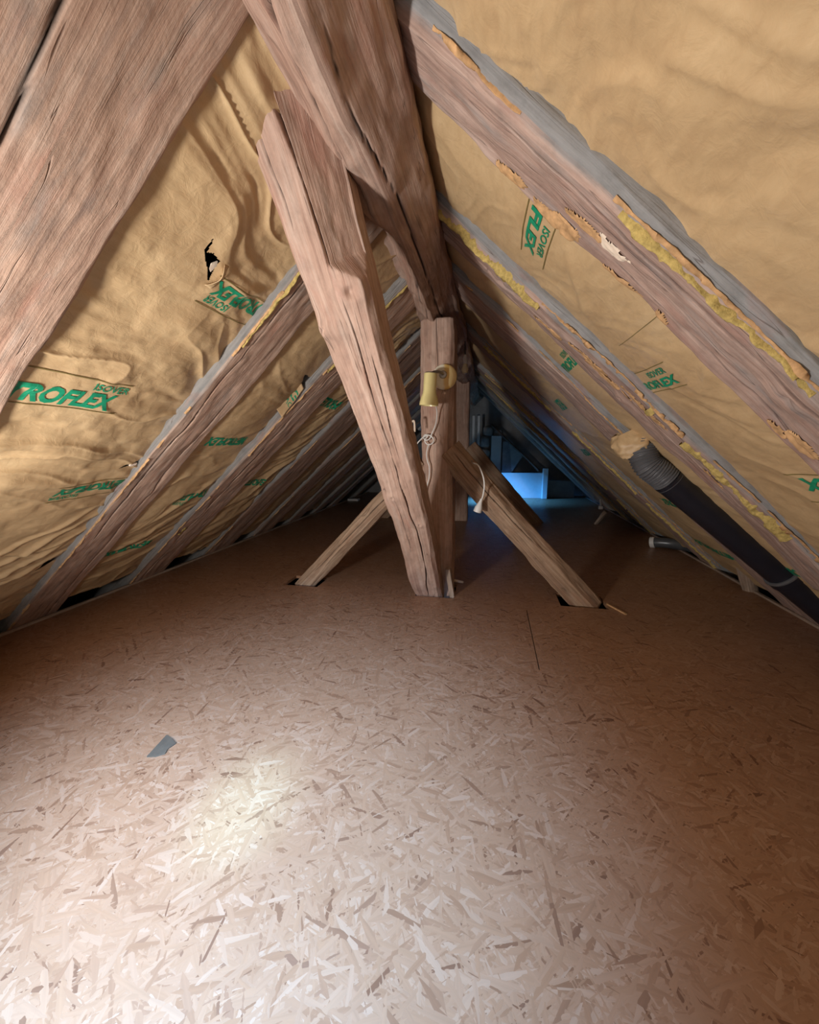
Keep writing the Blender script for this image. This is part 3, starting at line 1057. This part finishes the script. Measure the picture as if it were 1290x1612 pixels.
SL, SR = {}, {}
Lb = [(-.6, .52)]
for i in range(len(L_spec)-1):
    Lb.append((L_spec[i][1]-.03, L_spec[i+1][0]+.03))
L_lab = ['brown paper insulation of the left slope left of the broad near rafter',
         'wrinkled brown paper insulation on left slope with torn hole and the largest green lettering',
         'brown paper insulation on left slope with a hanging printed flap, between second and third rafters',
         'crumpled brown paper insulation between third and fourth left slope rafters',
         'narrow brown paper strip between fourth and fifth left slope rafters',
         'dim brown paper insulation between fifth and sixth left slope rafters',
         'dark paper insulation between sixth and seventh left slope rafters',
         'dark paper insulation behind the seventh left slope rafter',
         None]
tearA = [(1.060, 2.357), (1.084, 2.370), (1.112, 2.362), (1.116, 2.334), (1.124, 2.318), (1.138, 2.284), (1.122, 2.296), (1.104, 2.318), (1.082, 2.335)]
tearA2 = [(1.058, 2.358), (1.069, 2.354), (1.061, 2.392), (1.054, 2.404)]
tearB = [(1.325, 1.375), (1.40, 1.392), (1.44, 1.370), (1.44, 1.43), (1.38, 1.415)]
tearD = [(2.02, 2.105), (2.16, 2.085), (2.16, 2.01), (2.08, 2.035)]
tearC = [(1.31, .625), (1.40, .66), (1.44, .70), (1.36, .69)]
for i, (ya, yb) in enumerate(Lb):
    if L_lab[i] is None:
        continue
    kw = dict(ny=24, ns=120, amp=.010)
    kw['s0'] = .115
    if i == 0:
        kw = dict(ny=60, ns=160, amp=.014)
    if i == 1:
        kw = dict(s0=.115, ny=190, ns=820, amp=.015, ang=-.12, stretch=1.6, tears=(tearA, tearA2, tearB, tearC), bulge=.02,
                  folds=((.96, .62, 1.42, 1.04, .012, .016), (.92, .74, 1.42, 1.12, .010, .014), (.97, .50, 1.42, .90, .012, .016),
                         (1.0, .46, 1.42, .76, .010, .014), (.9, 1.36, 1.16, 1.30, .016, .03), (.95, 1.50, 1.24, 1.47, .014, .03), (1.14, 2.26, 1.40, 2.38, .012, .02)))
    if i == 2:
        kw = dict(s0=.115, ny=70, ns=360, amp=.011, tears=(tearD,), ang=.35, stretch=1.4, bulge=.02, folds=((1.75, .75, 2.14, 1.25, .012, .02), (1.7, .55, 2.14, .95, .012, .02)))
    if i == 3:
        kw = dict(s0=.115, ny=60, ns=320, amp=.016, ang=.9, stretch=2.0)
    SL[i] = Sheet('L', ya, yb, 200+i*7, name_label=L_lab[i], **kw)
Rb = [(-.6, .95)]
for i in range(len(R_spec)-1):
    Rb.append((R_spec[i][1]-.03, R_spec[i+1][0]+.03))
R_lab = ['tufted brown paper insulation on the right slope beyond the thick near rafter, upper right corner',
         'smooth brown paper insulation on right slope with green lettering, between the two nearest rafters',
         'brown paper strip on the right slope behind the black pipe',
         'brown paper insulation between third and fourth right slope rafters',
         'brown paper insulation with faint print between fourth and fifth right slope rafters',
         'dark paper insulation between fifth and sixth right slope rafters',
         'dark paper insulation between sixth and seventh right slope rafters',
         'dark paper insulation next to the far gable on right slope']
for i, (ya, yb) in enumerate(Rb):
    kw = dict(ny=24, ns=120, amp=.008)
    if i == 0:
        kw = dict(ny=160, ns=300, amp=.010, ang=.9, stretch=3.6, bulge=.03)
    if i == 1:
        kw = dict(ny=80, ns=420, amp=.0055, ang=.3, stretch=1.6, folds=((1.25, 2.20, 1.5, 2.05, .012, .02), (1.2, 1.70, 1.36, 1.62, .008, .02)))
    if i in (2, 3):
        kw = dict(ny=40, ns=240, amp=.006, ang=.3)
    SR[i] = Sheet('R', ya, yb, 300+i*7, name_label=R_lab[i], **kw)

sh = SL[1]
slogan(sh, .72, 1.105, 1.745, .064, 1, .012, (1.015, 1.132), .028)
slogan(sh, 1.50, 1.155, 2.282, .052, -1, .010, (1.262, 1.163), .028)
slogan(sh, 1.44, 1.122, 1.262, .05, -1, .010, (1.23, 1.118), .018)
sh = SL[2]
slogan(sh, 2.04, 1.72, 1.545, .06, -1, .014, None, .026, lines=False)
slogan(sh, 2.18, 1.87, 1.055, .06, -1, .014, (1.98, 1.87), .026, lines=False, clip=(1.6, 2.1))
slogan(sh, 2.0, 1.68, .56, .05, -1, .014, None, .026, lines=False)
sh = SL[3]
slogan(sh, 2.45, 2.75, 1.08, .06, -1, .014, None, .026, lines=False)
slogan(sh, 2.45, 2.78, 1.955, .08, 1, .014, None, .026, lines=False)
sh = SR[1]
slogan(sh, .87, 1.435, 2.336, .036, -1, .014, (1.24, 1.40), .024, clip=(1.12, 1.6))
print_line(sh, 1.20, 1.90, 1.50, 1.90, .002)
slogan(sh, 1.80, 1.355, 1.712, .034, 1, .014, (1.515, 1.38), .024)
slogan(sh, .87, 1.312, 1.245, .05, -1, .014, None, .024)
sh = SR[2]
slogan(sh, 2.25, 1.90, 1.98, .05, 1, .012, (2.05, 1.94), .03, lines=False)
slogan(sh, 2.1, 1.90, .55, .05, 1, .012, None, .03, lines=False)
sh = SR[3]
slogan(sh, 2.62, 3.02, 1.82, .09, -1, .014, None, .03, lines=False, clip=(2.85, 3.1))
slogan(sh, 2.6, 2.92, .84, .06, -1, .014, None, .03, lines=False)
slogan(sh, 2.65, 3.20, .36, .05, -1, .014, None, .03, lines=False)
sh = SR[4]
slogan(sh, 3.55, 3.9, 1.30, .08, -1, .014, None, .03, lines=False)

# the torn, hanging flap with print on it and the lips of the tear
def flap(sh, corner_top, corner_bot, out_top, out_bot, name, parent, printed=False, curl=.05):
    n = 16
    a = np.linspace(0, 1, n)[:, None]
    b = np.linspace(0, 1, n)[None]
    def P(S_, Y_):
        return None
    Yc = (1-b)*((1-a)*corner_top[0]+a*corner_bot[0])+b*((1-a)*out_top[0]+a*out_bot[0])
    Sc = (1-b)*((1-a)*corner_top[1]+a*corner_bot[1])+b*((1-a)*out_top[1]+a*out_bot[1])
    lift = .004+curl*np.broadcast_to(b, Yc.shape)**1.4*(1+.25*fbm(Yc*20, Sc*20, 0, 5, 2))+.006*fbm(Yc*30, Sc*14, 0, 9, 2)
    V = sh.pt(Sc, Yc, lift).reshape(-1, 3)
    o = raw_mesh(name, V, grid_faces(n, n), M['kraft'], parent)
    mo = o.modifiers.new('thickness', 'SOLIDIFY')
    mo.thickness = .0015
    return o, (lambda S_, Y_, l: None)


sh = SL[2]
fl = MB()
n = 22
C4 = [np.array([-1.160, 2.08, 1.300])+1.4*(np.array(c)-np.array([-1.160, 2.08, 1.300])) for c in ((-1.119, 2.06, 1.393), (-1.105, 2.10, 1.324), (-1.218, 2.11, 1.206), (-1.223, 2.03, 1.277))]
def flap_pt(p, q, lift=0.0):
    """p across (0 outer edge .. 1 at the rafter), q down"""
    p, q = np.asarray(p, float)[..., None], np.asarray(q, float)[..., None]
    P = (1-q)*((1-p)*C4[0]+p*C4[1])+q*((1-p)*C4[3]+p*C4[2])
    nrm = np.cross(C4[3]-C4[0], C4[1]-C4[0])
    nrm /= np.linalg.norm(nrm)
    if nrm[1] > 0:
        nrm = -nrm
    return P + nrm*(lift+.010*np.sin(p*2.6+q*2)+.004*np.sin(q*9+p*4))
pp, qq = np.meshgrid(np.linspace(0, 1, n), np.linspace(0, 1, n))
pp = pp-.05*np.sin(qq*9)*(1-pp)+.10*np.clip(qq-.7, 0, 1)*(1-pp)*3
fo = raw_mesh('torn_flap', flap_pt(pp, qq).reshape(-1, 3), grid_faces(n, n), M['kraft'], sh.root)
mo = fo.modifiers.new('thickness', 'SOLIDIFY')
mo.thickness = .002
fo['label'] = 'paper flap torn loose and hanging out'
Gf = glyphs('FLEX', .18, .03)
V, F = Gf
raw_mesh('printed_lettering', flap_pt(.12+(1-V[:, 0])*1.9, .22+V[:, 1]*.24, .003), [f for f in F if min(V[i, 0] for i in f) > .54], M['ink'], fo, False)
V, F = G_SUB
raw_mesh('printed_lettering', flap_pt(.10+(1-V[:, 0])*1.25, .53+V[:, 1]*.14, .003), [f for f in F if min(V[i, 0] for i in f) > .30], M['ink'], fo, False)

# torn lip and pale wool showing in the hole of the big paper
sh = SL[1]
mb = MB()
pc = sh.pt(np.array(2.335), np.array(1.115), -.010)
mb.add([pc+sh.U*a_+np.array([0, b_, 0])+sh.N*c_ for c_ in (.0, .003) for a_, b_ in ((.020, .004), (.006, .012), (-.020, .006), (-.014, -.004), (.004, -.009))],
       [(0, 1, 2, 3, 4), (9, 8, 7, 6, 5)]+[(i, i+5, (i+1) % 5+5, (i+1) % 5) for i in range(5)])
mb.build('torn_flap', M['plaster'], sh.root)['label'] = 'pale torn scrap in the hole'
n = 14
tt, ww = np.meshgrid(np.linspace(0, 1, n), np.linspace(0, 1, 7))
ys = 1.127+.028*tt*np.sin(tt*PI)+.020*ww
s_ = 2.366-.095*tt
lp = sh.pt(s_, ys, .004+.014*(1-ww)*np.sin(tt*PI))
lo = raw_mesh('torn_flap', lp.reshape(-1, 3), grid_faces(7, n), M['kraft'], sh.root)
mo = lo.modifiers.new('thickness', 'SOLIDIFY')
mo.thickness = .0015
for (yy_, ss_) in ((1.385, 1.395), (1.36, .675)):
    mb = MB()
    mb.box(sh.pt(np.array(ss_), np.array(yy_), -.01), (.010, .014, .004), (sh.U, np.array([0, 1.0, 0]), sh.N))
    mb.build('torn_flap', M['plaster'], sh.root)

# ------------------------------------------------------------------ ridge purlin, post, struts
T = Timber((-.355, Y0+.15, 1.865), (-.355, 7.7, 1.865), (0, 0, -1),   .26, .235, seed=5, N=420, Mv=110,
           cham=(.11, .06, .06, .11), bow=.014, rough=.010,
           cracks=[(.05, .6, 4.0, .008, .03, .03, .006), (-.06, 1.6, 4.5, .006, .018, .03, -.01)],
           knots=((3.0, .12, .06, .02), (2.75, -.1, .05, .018)))
T.make('ridge_purlin', M['wood'])
tag(T.obj, 'rough round hewn log running under the ridge, resting on the central post', 'beam')

T = Timber((-.35, 2.55, -.06), (-.35, 2.55, 1.765), (0, -1, 0), .215, .21, seed=8, N=220, Mv=220, cham=(.03, .02, .02, .025), bow=.008,
           rough=.006, cracks=[(.005, 1.52, 1.86, .003, .014, .006, .0), (-.06, .2, .9, .0035, .010, .02, .01)],
           knots=((1.62, .06, .025, .012), (1.60, -.04, .018, .01), (1.08, .03, .03, .012)))
PW = thing('support_post', 'upright timber post in the middle, carrying the yellow wall lamp', 'post', (-.35, 2.5, 0))
T.make('shaft', M['wood'], PW)
POST = T
b = MB()
b.tube([(-.385, 2.452, 1.035), (-.385, 2.41, 1.045)], .004, 8)
b.build('nail', M['steel'], PW)

# the big leaning strut in front
def dchamf(ci, u):
    # wide bevel on the upper right corner, ending at the knot
    if ci == DC:
        return np.where(u > 1.97, .085*np.clip((u-1.97)/.05, 0, 1), 0)
    return 0*u
A_, B_ = np.array([-.375, 2.397, -.06]), np.array([-.528, .885, 1.94])
dirv = (B_-A_)/np.linalg.norm(B_-A_)
nf = np.array([0, -1.0, 0])
nf = nf-dirv*(nf@dirv)
nf /= np.linalg.norm(nf)
wdv = np.cross(dirv, nf)
DC = 0 if wdv[0] > 0 else 3
sg = 1 if wdv[0] > 0 else -1
T = Timber(A_-nf*.08, B_-nf*.08, nf, .185, .16, .215, .19, seed=17, N=420, Mv=300, cham=(.018, .018, .018, .018), bow=.016,
           rough=.006, chamf=dchamf,
           cracks=[(sg*.020, .05, 1.28, .0032, .026, .016, -sg*.012), (sg*.005, 1.22, 1.95, .0022, .014, .014, sg*.014), (sg*.016, 1.97, 2.6, .0038, .034, .006, -sg*.075),
                   (-sg*.06, 2.1, 2.4, .0025, .014, .008, -sg*.03), (sg*.040, 1.25, 1.75, .0022, .010, .014, .015*sg), (-sg*.04, .55, .95, .002, .010, .012, 0)],
           knots=((1.94, sg*.045, .055, .020), (1.84, -sg*.085, .032, .016), (1.02, -sg*.045, .026, .009), (.80, sg*.05, .022, .008), (.70, -sg*.03, .02, .007)))
T.make('leaning_strut', M['wood'])
tag(T.obj, 'big cracked pinkish timber strut leaning up from the floor towards the viewer', 'beam')
STRUT = T

# side struts of the two frames
def brace(A, B, w, d, lab, seed, N=110, mat=None, n=(0, -1, 0), **kw):
    T = Timber(A, B, n, w, d, seed=seed, N=N, Mv=150, **kw)
    T.make('diagonal_brace', mat or M['brace'])
    tag(T.obj, lab, 'beam', 'diagonal braces of the posts')
    return T


brace((-1.385, 2.465, -.06), (-.44, 2.50, .885), .125, .12, 'tan brace left of the post, slanting down to a slot in the floor', 31,
      cham=(.035, .02, .02, .035), rough=.005, cracks=[(-.015, 0.2, 1.2, .0028, .012, .01, .01)], knots=((.45, .01, .02, .006), (.85, -.01, .02, .006)))
brace((.655, 2.465, -.06), (-.27, 2.50, .965), .165, .12, 'brown brace right of the post with the white plug cable hanging on it', 32,
      cham=(.05, .02, .02, .03), rough=.007, bow=.02, cracks=[(.03, .5, 1.35, .0032, .018, .01, -.02)], knots=((.55, .01, .02, .006), (.75, -.05, .04, .014)))
T = Timber((-.375, 5.02, -.06), (-.375, 5.02, 1.80), (0, -1, 0), .18, .18, seed=41, N=60, Mv=48)
T.make('support_post', M['wood'])
tag(T.obj, 'second upright post standing farther back in the shade', 'post')
brace((-1.54, 5.02, -.06), (-.45, 5.02, 1.0), .15, .13, 'dim left brace of the farther post', 42, 50)
brace((.60, 4.98, -.06), (-.28, 4.98, .97), .20, .14, 'dark right brace of the farther post, running behind the cabled brace', 43, 50)

# wedges at the foot of the strut
b = MB()
b.box((-.243, 2.40, .085), (.016, .03, .105), (np.array([.985, 0, .17]), np.array([0, 1.0, 0]), np.array([-.17, 0, .985])))
o = b.build('wooden_wedge', M['batten'])
tag(o, 'thin pale wooden wedge upright beside the foot of the big strut', 'wedge')
l = o.data.uv_layers.new(name='grain')
for lp in o.data.loops:
    c = o.data.vertices[lp.vertex_index].co
    l.data[lp.index].uv = (c.z, c.x*2+c.y)
b = MB()
b.tube([(-.235, 2.62, .022), (-.20, 2.60, .024), (-.17, 2.585, .026)], [.012, .011, .008], 8)
tag(b.build('wood_chip', M['plaster']), 'short pale stick lying on the floor beside the post foot', 'stick')
b = MB()
b.box((.775, 2.36, .004), (.006, .075, .004), (np.array([.9, .44, 0]), np.array([-.44, .9, 0]), np.array([0, 0, 1.0])))
tag(b.build('wood_splinter', M['torn']), 'thin wooden splinter on floor beside the right brace slot', 'stick')

# grey scrap on the near floor
def scrap():
    pts = [(-1.092, .955), (-1.058, .945), (-1.028, .93), (-1.036, .905), (-1.028, .885), (-1.05, .868), (-1.078, .862)]
    V = [(x, y, .0035) for x, y in pts] + [(x, y, .0) for x, y in pts]
    n = len(pts)
    F = [tuple(range(n))[::-1], tuple(range(n, 2*n))] + [(i, (i+1) % n, (i+1) % n+n, i+n) for i in range(n)]
    tag(raw_mesh('tape_scrap', V, F, M['tape'], None, False), 'small dark grey scrap lying flat on the near floor at left', 'scrap')
scrap()

# ------------------------------------------------------------------ wall lamp on the post
def lathe(b, prof, c, axis, n=32):
    c = np.array(c, float)
    axis = np.array(axis, float)/np.linalg.norm(axis)
    ref = np.array([0, 0, 1.0]) if abs(axis[2]) < .9 else np.array([1.0, 0, 0])
    x = np.cross(axis, ref)
    x /= np.linalg.norm(x)
    y = np.cross(axis, x)
    V = []
    for (r, h) in prof:
        for k in range(n):
            a = 2*PI*k/n
            V.append(c+axis*h+r*(math.cos(a)*x+math.sin(a)*y))
    F = grid_faces(len(prof), n, True)
    b.add(V, [f[::-1] for f in F])


LAMP = thing('wall_lamp', 'small yellow spot lamp with round base fixed to the middle post', 'lamp', (-.30, 2.44, 1.41))
fy = 2.437
b = MB()
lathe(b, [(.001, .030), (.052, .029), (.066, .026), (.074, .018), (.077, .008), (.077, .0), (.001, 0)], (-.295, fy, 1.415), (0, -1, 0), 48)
b.build('base', M['painted_shade_cream'], LAMP)
b = MB()
lathe(b, [(.001, .012), (.02, .011), (.024, .006), (.024, 0)], (-.300, fy-.029, 1.425), (0, -1, 0), 24)
b.build('pivot', M['steel'], LAMP)
b = MB()
b.tube(smooth_path([(-.300, fy-.03, 1.425), (-.303, fy-.07, 1.428), (-.318, fy-.115, 1.428), (-.345, fy-.155, 1.418), (-.358, fy-.165, 1.395)], 24), .0085, 12)
b.build('arm', M['steel'], LAMP)
b = MB()
sc0 = (-.357, fy-.165, 1.412)
lathe(b, [(.012, .0), (.036, .0), (.038, -.006), (.038, -.095), (.041, -.115), (.050, -.140), (.056, -.165), (.057, -.182), (.054, -.182), (.047, -.14), (.035, -.10), (.034, -.01), (.012, -.004)],
      sc0, (.06, -.02, 1), 40)
SHD = b.build('shade', M['shade'], LAMP)
b = MB()
lathe(b, [(.001, .006), (.030, .006), (.034, .002), (.036, -.002)], sc0, (.06, -.02, 1), 32)
b.build('shade_cap', M['steel'], LAMP)
b = MB()
lathe(b, [(.001, -.175), (.02, -.168), (.03, -.15), (.028, -.13), (.014, -.1), (.013, -.07), (.001, -.07)], sc0, (.06, -.02, 1), 20)
b.build('bulb', M['white'], LAMP)
b = MB()
b.tube(smooth_path([(-.345, fy-.15, 1.34), (-.338, fy-.12, 1.27), (-.336, fy-.04, 1.20), (-.345, fy-.03, 1.13), (-.37, fy-.03, 1.07), (-.385, fy-.025, 1.04),
                    (-.41, fy-.03, 1.03), (-.425, fy-.02, 1.05), (-.41, fy-.025, 1.065), (-.375, fy-.03, 1.055), (-.358, fy-.03, 1.03), (-.37, fy-.03, 1.008),
                    (-.40, fy-.03, 1.005), (-.415, fy-.03, 1.03), (-.395, fy-.03, 1.06), (-.43, fy-.03, 1.045), (-.475, fy-.03, 1.00), (-.49, fy+.02, .99)], 130), .0042, 8)
b.tube(smooth_path([(-.39, fy-.028, 1.005), (-.405, fy-.025, .95), (-.40, fy-.022, .90), (-.388, fy-.022, .86), (-.39, fy-.02, .79), (-.408, fy-.018, .715), (-.412, fy-.016, .62)], 50), .004, 8)
b.build('cord', M['white'], LAMP)
b = MB()
lathe(b, [(.001, .006), (.006, .005), (.007, 0), (.001, 0)], (-.292, fy-.005, 1.318), (0, -1, 0), 12)
b.build('screw', M['plaster'], LAMP)

# white extension cable hanging on the right brace
EXT = thing('extension_cable', 'white cable with plug socket dangling from the right brace', 'cable', (-.055, 2.36, .9))
b = MB()
b.tube(smooth_path([(-.105, 2.41, .885), (-.078, 2.385, .875), (-.058, 2.372, .845), (-.040, 2.366, .795), (-.034, 2.366, .745), (-.040, 2.366, .69), (-.052, 2.366, .645)], 60), .0048, 10)
b.build('cord', M['white'], EXT)
ax3 = np.array([.30, 0, 1.0])/math.hypot(.30, 1)
b = MB()
lathe(b, [(.001, .040), (.007, .04), (.010, .02), (.020, -.01), (.024, -.02), (.026, -.048), (.020, -.05), (.019, -.035), (.001, -.035)], (-.060, 2.366, .628), ax3, 20)
b.build('socket', M['white'], EXT)
b = MB()
b.tube(smooth_path([(-.115, 2.44, .90), (-.115, 2.405, .89), (-.105, 2.405, .882)], 10), .003, 6)
b.build('hook', M['steel'], EXT)
# small fittings hung on the big strut's far side
b = MB()
b.tube(smooth_path([(-.475, 2.30, 1.14), (-.462, 2.29, 1.145), (-.458, 2.29, 1.12), (-.457, 2.29, 1.08)], 16), .006, 8)
tag(b.build('cable_hook', M['plaster']), 'pale bent hook between the big strut and the middle post', 'hook')

# pendant bulb holder hanging in the dark under the ridge
BH = thing('bulb_holder', 'dim bare lamp holder hanging in the dark right of the post top', 'lamp', (-.12, 3.2, 1.62))
b = MB()
b.tube([(-.225, 3.2, 1.81), (-.222, 3.2, 1.70)], .004, 8)
b.build('cord', M['black'], BH)
b = MB()
lathe(b, [(.001, .03), (.012, .028), (.018, .0), (.018, -.04), (.001, -.04)], (-.222, 3.2, 1.68), (0, 0, 1), 16)
b.build('socket', M['white'], BH)
b = MB()
lathe(b, [(.012, -.035), (.020, -.06), (.028, -.085), (.020, -.11), (.001, -.118)], (-.222, 3.2, 1.68), (0, 0, 1), 20)
b.build('bulb', M['cream'], BH)

# ------------------------------------------------------------------ black vent pipe on the right
DU = thing('vent_pipe', 'black plastic vent pipe with ribbed grey elbow running down the right slope', 'pipe', (1.2, 2.1, .55))
pd0, pd1 = np.array([.868, 2.10, .815]), np.array([1.435, 2.10, .345])
dd = (pd1-pd0)/np.linalg.norm(pd1-pd0)
b = MB()
b.tube([pd0, pd0+dd*.03, pd1], [.070, .067, .069], 40)
b.build('upper_tube', M['black'], DU)
b = MB()
b.tube([pd1-dd*.03, pd1+dd*.012, pd1+dd*.014, pd1+dd*.55], [.078, .078, .072, .072], 40)
b.build('lower_tube', M['black'], DU)
b = MB()
b.tube([pd1-dd*.034, pd1-dd*.028, pd1-dd*.02], [.0785, .081, .0785], 40)
b.build('collar', M['flex'], DU)
fx = smooth_path([pd0+dd*.02, pd0-dd*.05, (.775, 2.105, .89), (.752, 2.125, .955), (.755, 2.155, 1.02)], 150)
rr = .066+.0035*np.sin(np.arange(150)/150*PI*2*24)
b = MB()
b.tube(fx, rr, 36)
b.build('flexible_elbow', M['flex'], DU)
# paper wrap round the elbow's end
n1, n2 = 26, 40
V = []
for i in range(n1):
    t = i/(n1-1)
    c = np.array([.755, 2.14, .955])+t*np.array([-.055, .06, .115])
    for j in range(n2):
        a = 2*PI*j/n2
        r = .085+.035*math.sin(t*PI*.9)+.018*float(vn(math.cos(a)*2.5, math.sin(a)*2.5, t*3, 8))+.012*float(vn(math.cos(a)*6, math.sin(a)*6, t*6, 4))
        if i == 0:
            r = .064
        V.append(c+r*(math.cos(a)*np.array([.80, 0, .42])*1.05+math.sin(a)*np.array([.0, 1.0, .0])*.8))
o = raw_mesh('paper_wrap', V, grid_faces(n1, n2, True), M['kraft'], DU)
o['label'] = 'crumpled brown paper round the top of the elbow'

b = MB()
gp = smooth_path([(1.545, 3.95, .045), (1.62, 3.90, .060), (1.70, 3.86, .062), (1.80, 3.84, .045), (1.92, 3.84, .0), (2.02, 3.84, -.08)], 50)
b.tube(gp, .048, 28)
o = thing('grey_pipe', 'short dark grey plastic pipe bend lying at the right eave', 'pipe', (1.7, 3.88, 0))
b.build('bend', M['greypipe'], o)
b = MB()
b.tube(gp[:5], .053, 28)
b.build('sleeve', M['white'], o)

# offcut and plank by the pipe
T = Timber((1.76, 2.86, -.02), (1.66, 2.80, .20), (-.4, -1, 0), .085, .05, seed=93, N=24, Mv=40)
T.make('wood_offcut', M['batten'])
tag(T.obj, 'short upright wooden offcut at the right floor edge below the black pipe', 'wood')
T = Timber((1.80, 3.05, .12), (1.93, 2.18, -.06), (-1, 0, .3), .05, .02, seed=94, N=30, Mv=30)
T.make('thin_plank', M['batten'])
tag(T.obj, 'narrow pale plank slanting below the black pipe at right edge', 'plank')
T = Timber((1.31, 4.98, -.0), (1.40, 4.9, .18), (0, -1, 0), .055, .04, seed=95, N=20, Mv=30)
T.make('wood_stub', M['batten'])
tag(T.obj, 'small wooden stub leaning at the far right eave', 'wood')
b = MB()
b.tube([(1.335, 4.92, .25), (1.325, 4.92, .33)], .012, 10)
b.box((1.335, 4.92, .225), (.022, .016, .020))
tag(b.build('cable_fitting', M['white']), 'tiny white fitting above the wooden stub at far right', 'fitting')
b = MB()
b.box((-2.46, 6.5, .02), (.10, .06, .02))
tag(b.build('white_offcut', M['paint']), 'small pale offcut lit blue at the far left eave', 'scrap')

# ------------------------------------------------------------------ far end
b = MB()
b.box((.45, 7.28, .235), (.50, .022, .235))
tag(b.build('low_partition', M['paint']), 'low white panel lit blue at the far end of the attic', 'partition')
b = MB()
b.box((.985, 7.22, .28), (.045, .05, .28))
tag(b.build('white_post', M['paint']), 'short white post at the right end of the low blue lit panel', 'post')
b = MB()
b.box((1.30, 7.42, .16), (.24, .02, .16))
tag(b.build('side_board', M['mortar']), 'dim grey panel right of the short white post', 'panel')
for x, lab in ((-.325, 'left one of two white upright boards beyond the farther post'), (-.232, 'right one of two white upright boards beyond the farther post')):
    b = MB()
    b.box((x, 7.18, .76), (.022, .02, .76))
    tag(b.build('upright_board', M['paint']), lab, 'board', 'white uprights at the far end')
rng = np.random.RandomState(3)
for k, (x, z, hx, hz, lab) in enumerate(((-.06, 1.26, .10, .09, 'highest rubble block on the far gable'), (-.13, 1.05, .09, .11, 'middle rubble block on the far gable, lit blue'),
                                         (-.12, .80, .10, .12, 'lowest rubble block on the far gable, lit blue'), (.12, 1.22, .09, .07, 'right hand rubble block high on the far gable'))):
    n1, n2 = 14, 20
    V = []
    for i in range(n1):
        th = PI*i/(n1-1)
        for j in range(n2):
            ph = 2*PI*j/n2
            d = np.array([math.sin(th)*math.cos(ph), math.cos(th), math.sin(th)*math.sin(ph)])
            d = np.sign(d)*np.abs(d)**.55
            r = 1+.14*float(vn(d[0]*2, d[1]*2, d[2]*2, 50+k))
            V.append((x+d[0]*hx*r, 7.68+d[1]*.10*r, z+d[2]*hz*r))
    tag(raw_mesh('rubble_block', V, grid_faces(n1, n2, True), M['stone']), lab, 'stone', 'rubble blocks of the far gable')
b = MB()
b.box((.10, 7.55, .80), (.095, .018, .36))
tag(b.build('wide_board', M['paint']), 'pale board leaning upright behind the low panel', 'board')
b = MB()
b.box((.31, 7.5, .74), (.09, .02, .31))
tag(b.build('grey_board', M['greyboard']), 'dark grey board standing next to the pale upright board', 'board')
V = [(.33, 7.42, 1.10), (.60, 7.42, .80), (.40, 7.42, .47)]
V += [(a, c+.02, e) for a, c, e in V]
tag(raw_mesh('triangular_panel', V, [(0, 2, 1), (3, 4, 5), (0, 1, 4, 3), (1, 2, 5, 4), (2, 0, 3, 5)], M['mortar'], None, False), 'grey triangular offcut panel on top of the low partition', 'panel')
T = Timber((.0, 7.1, 1.36), (.86, 7.1, .53), (0, -1, 0), .045, .04, seed=97, N=30, Mv=30)
T.make('slanting_batten', M['dark_wood'])
tag(T.obj, 'thin dark batten slanting under the far right roof slope', 'batten')

bpy.context.view_layer.update()
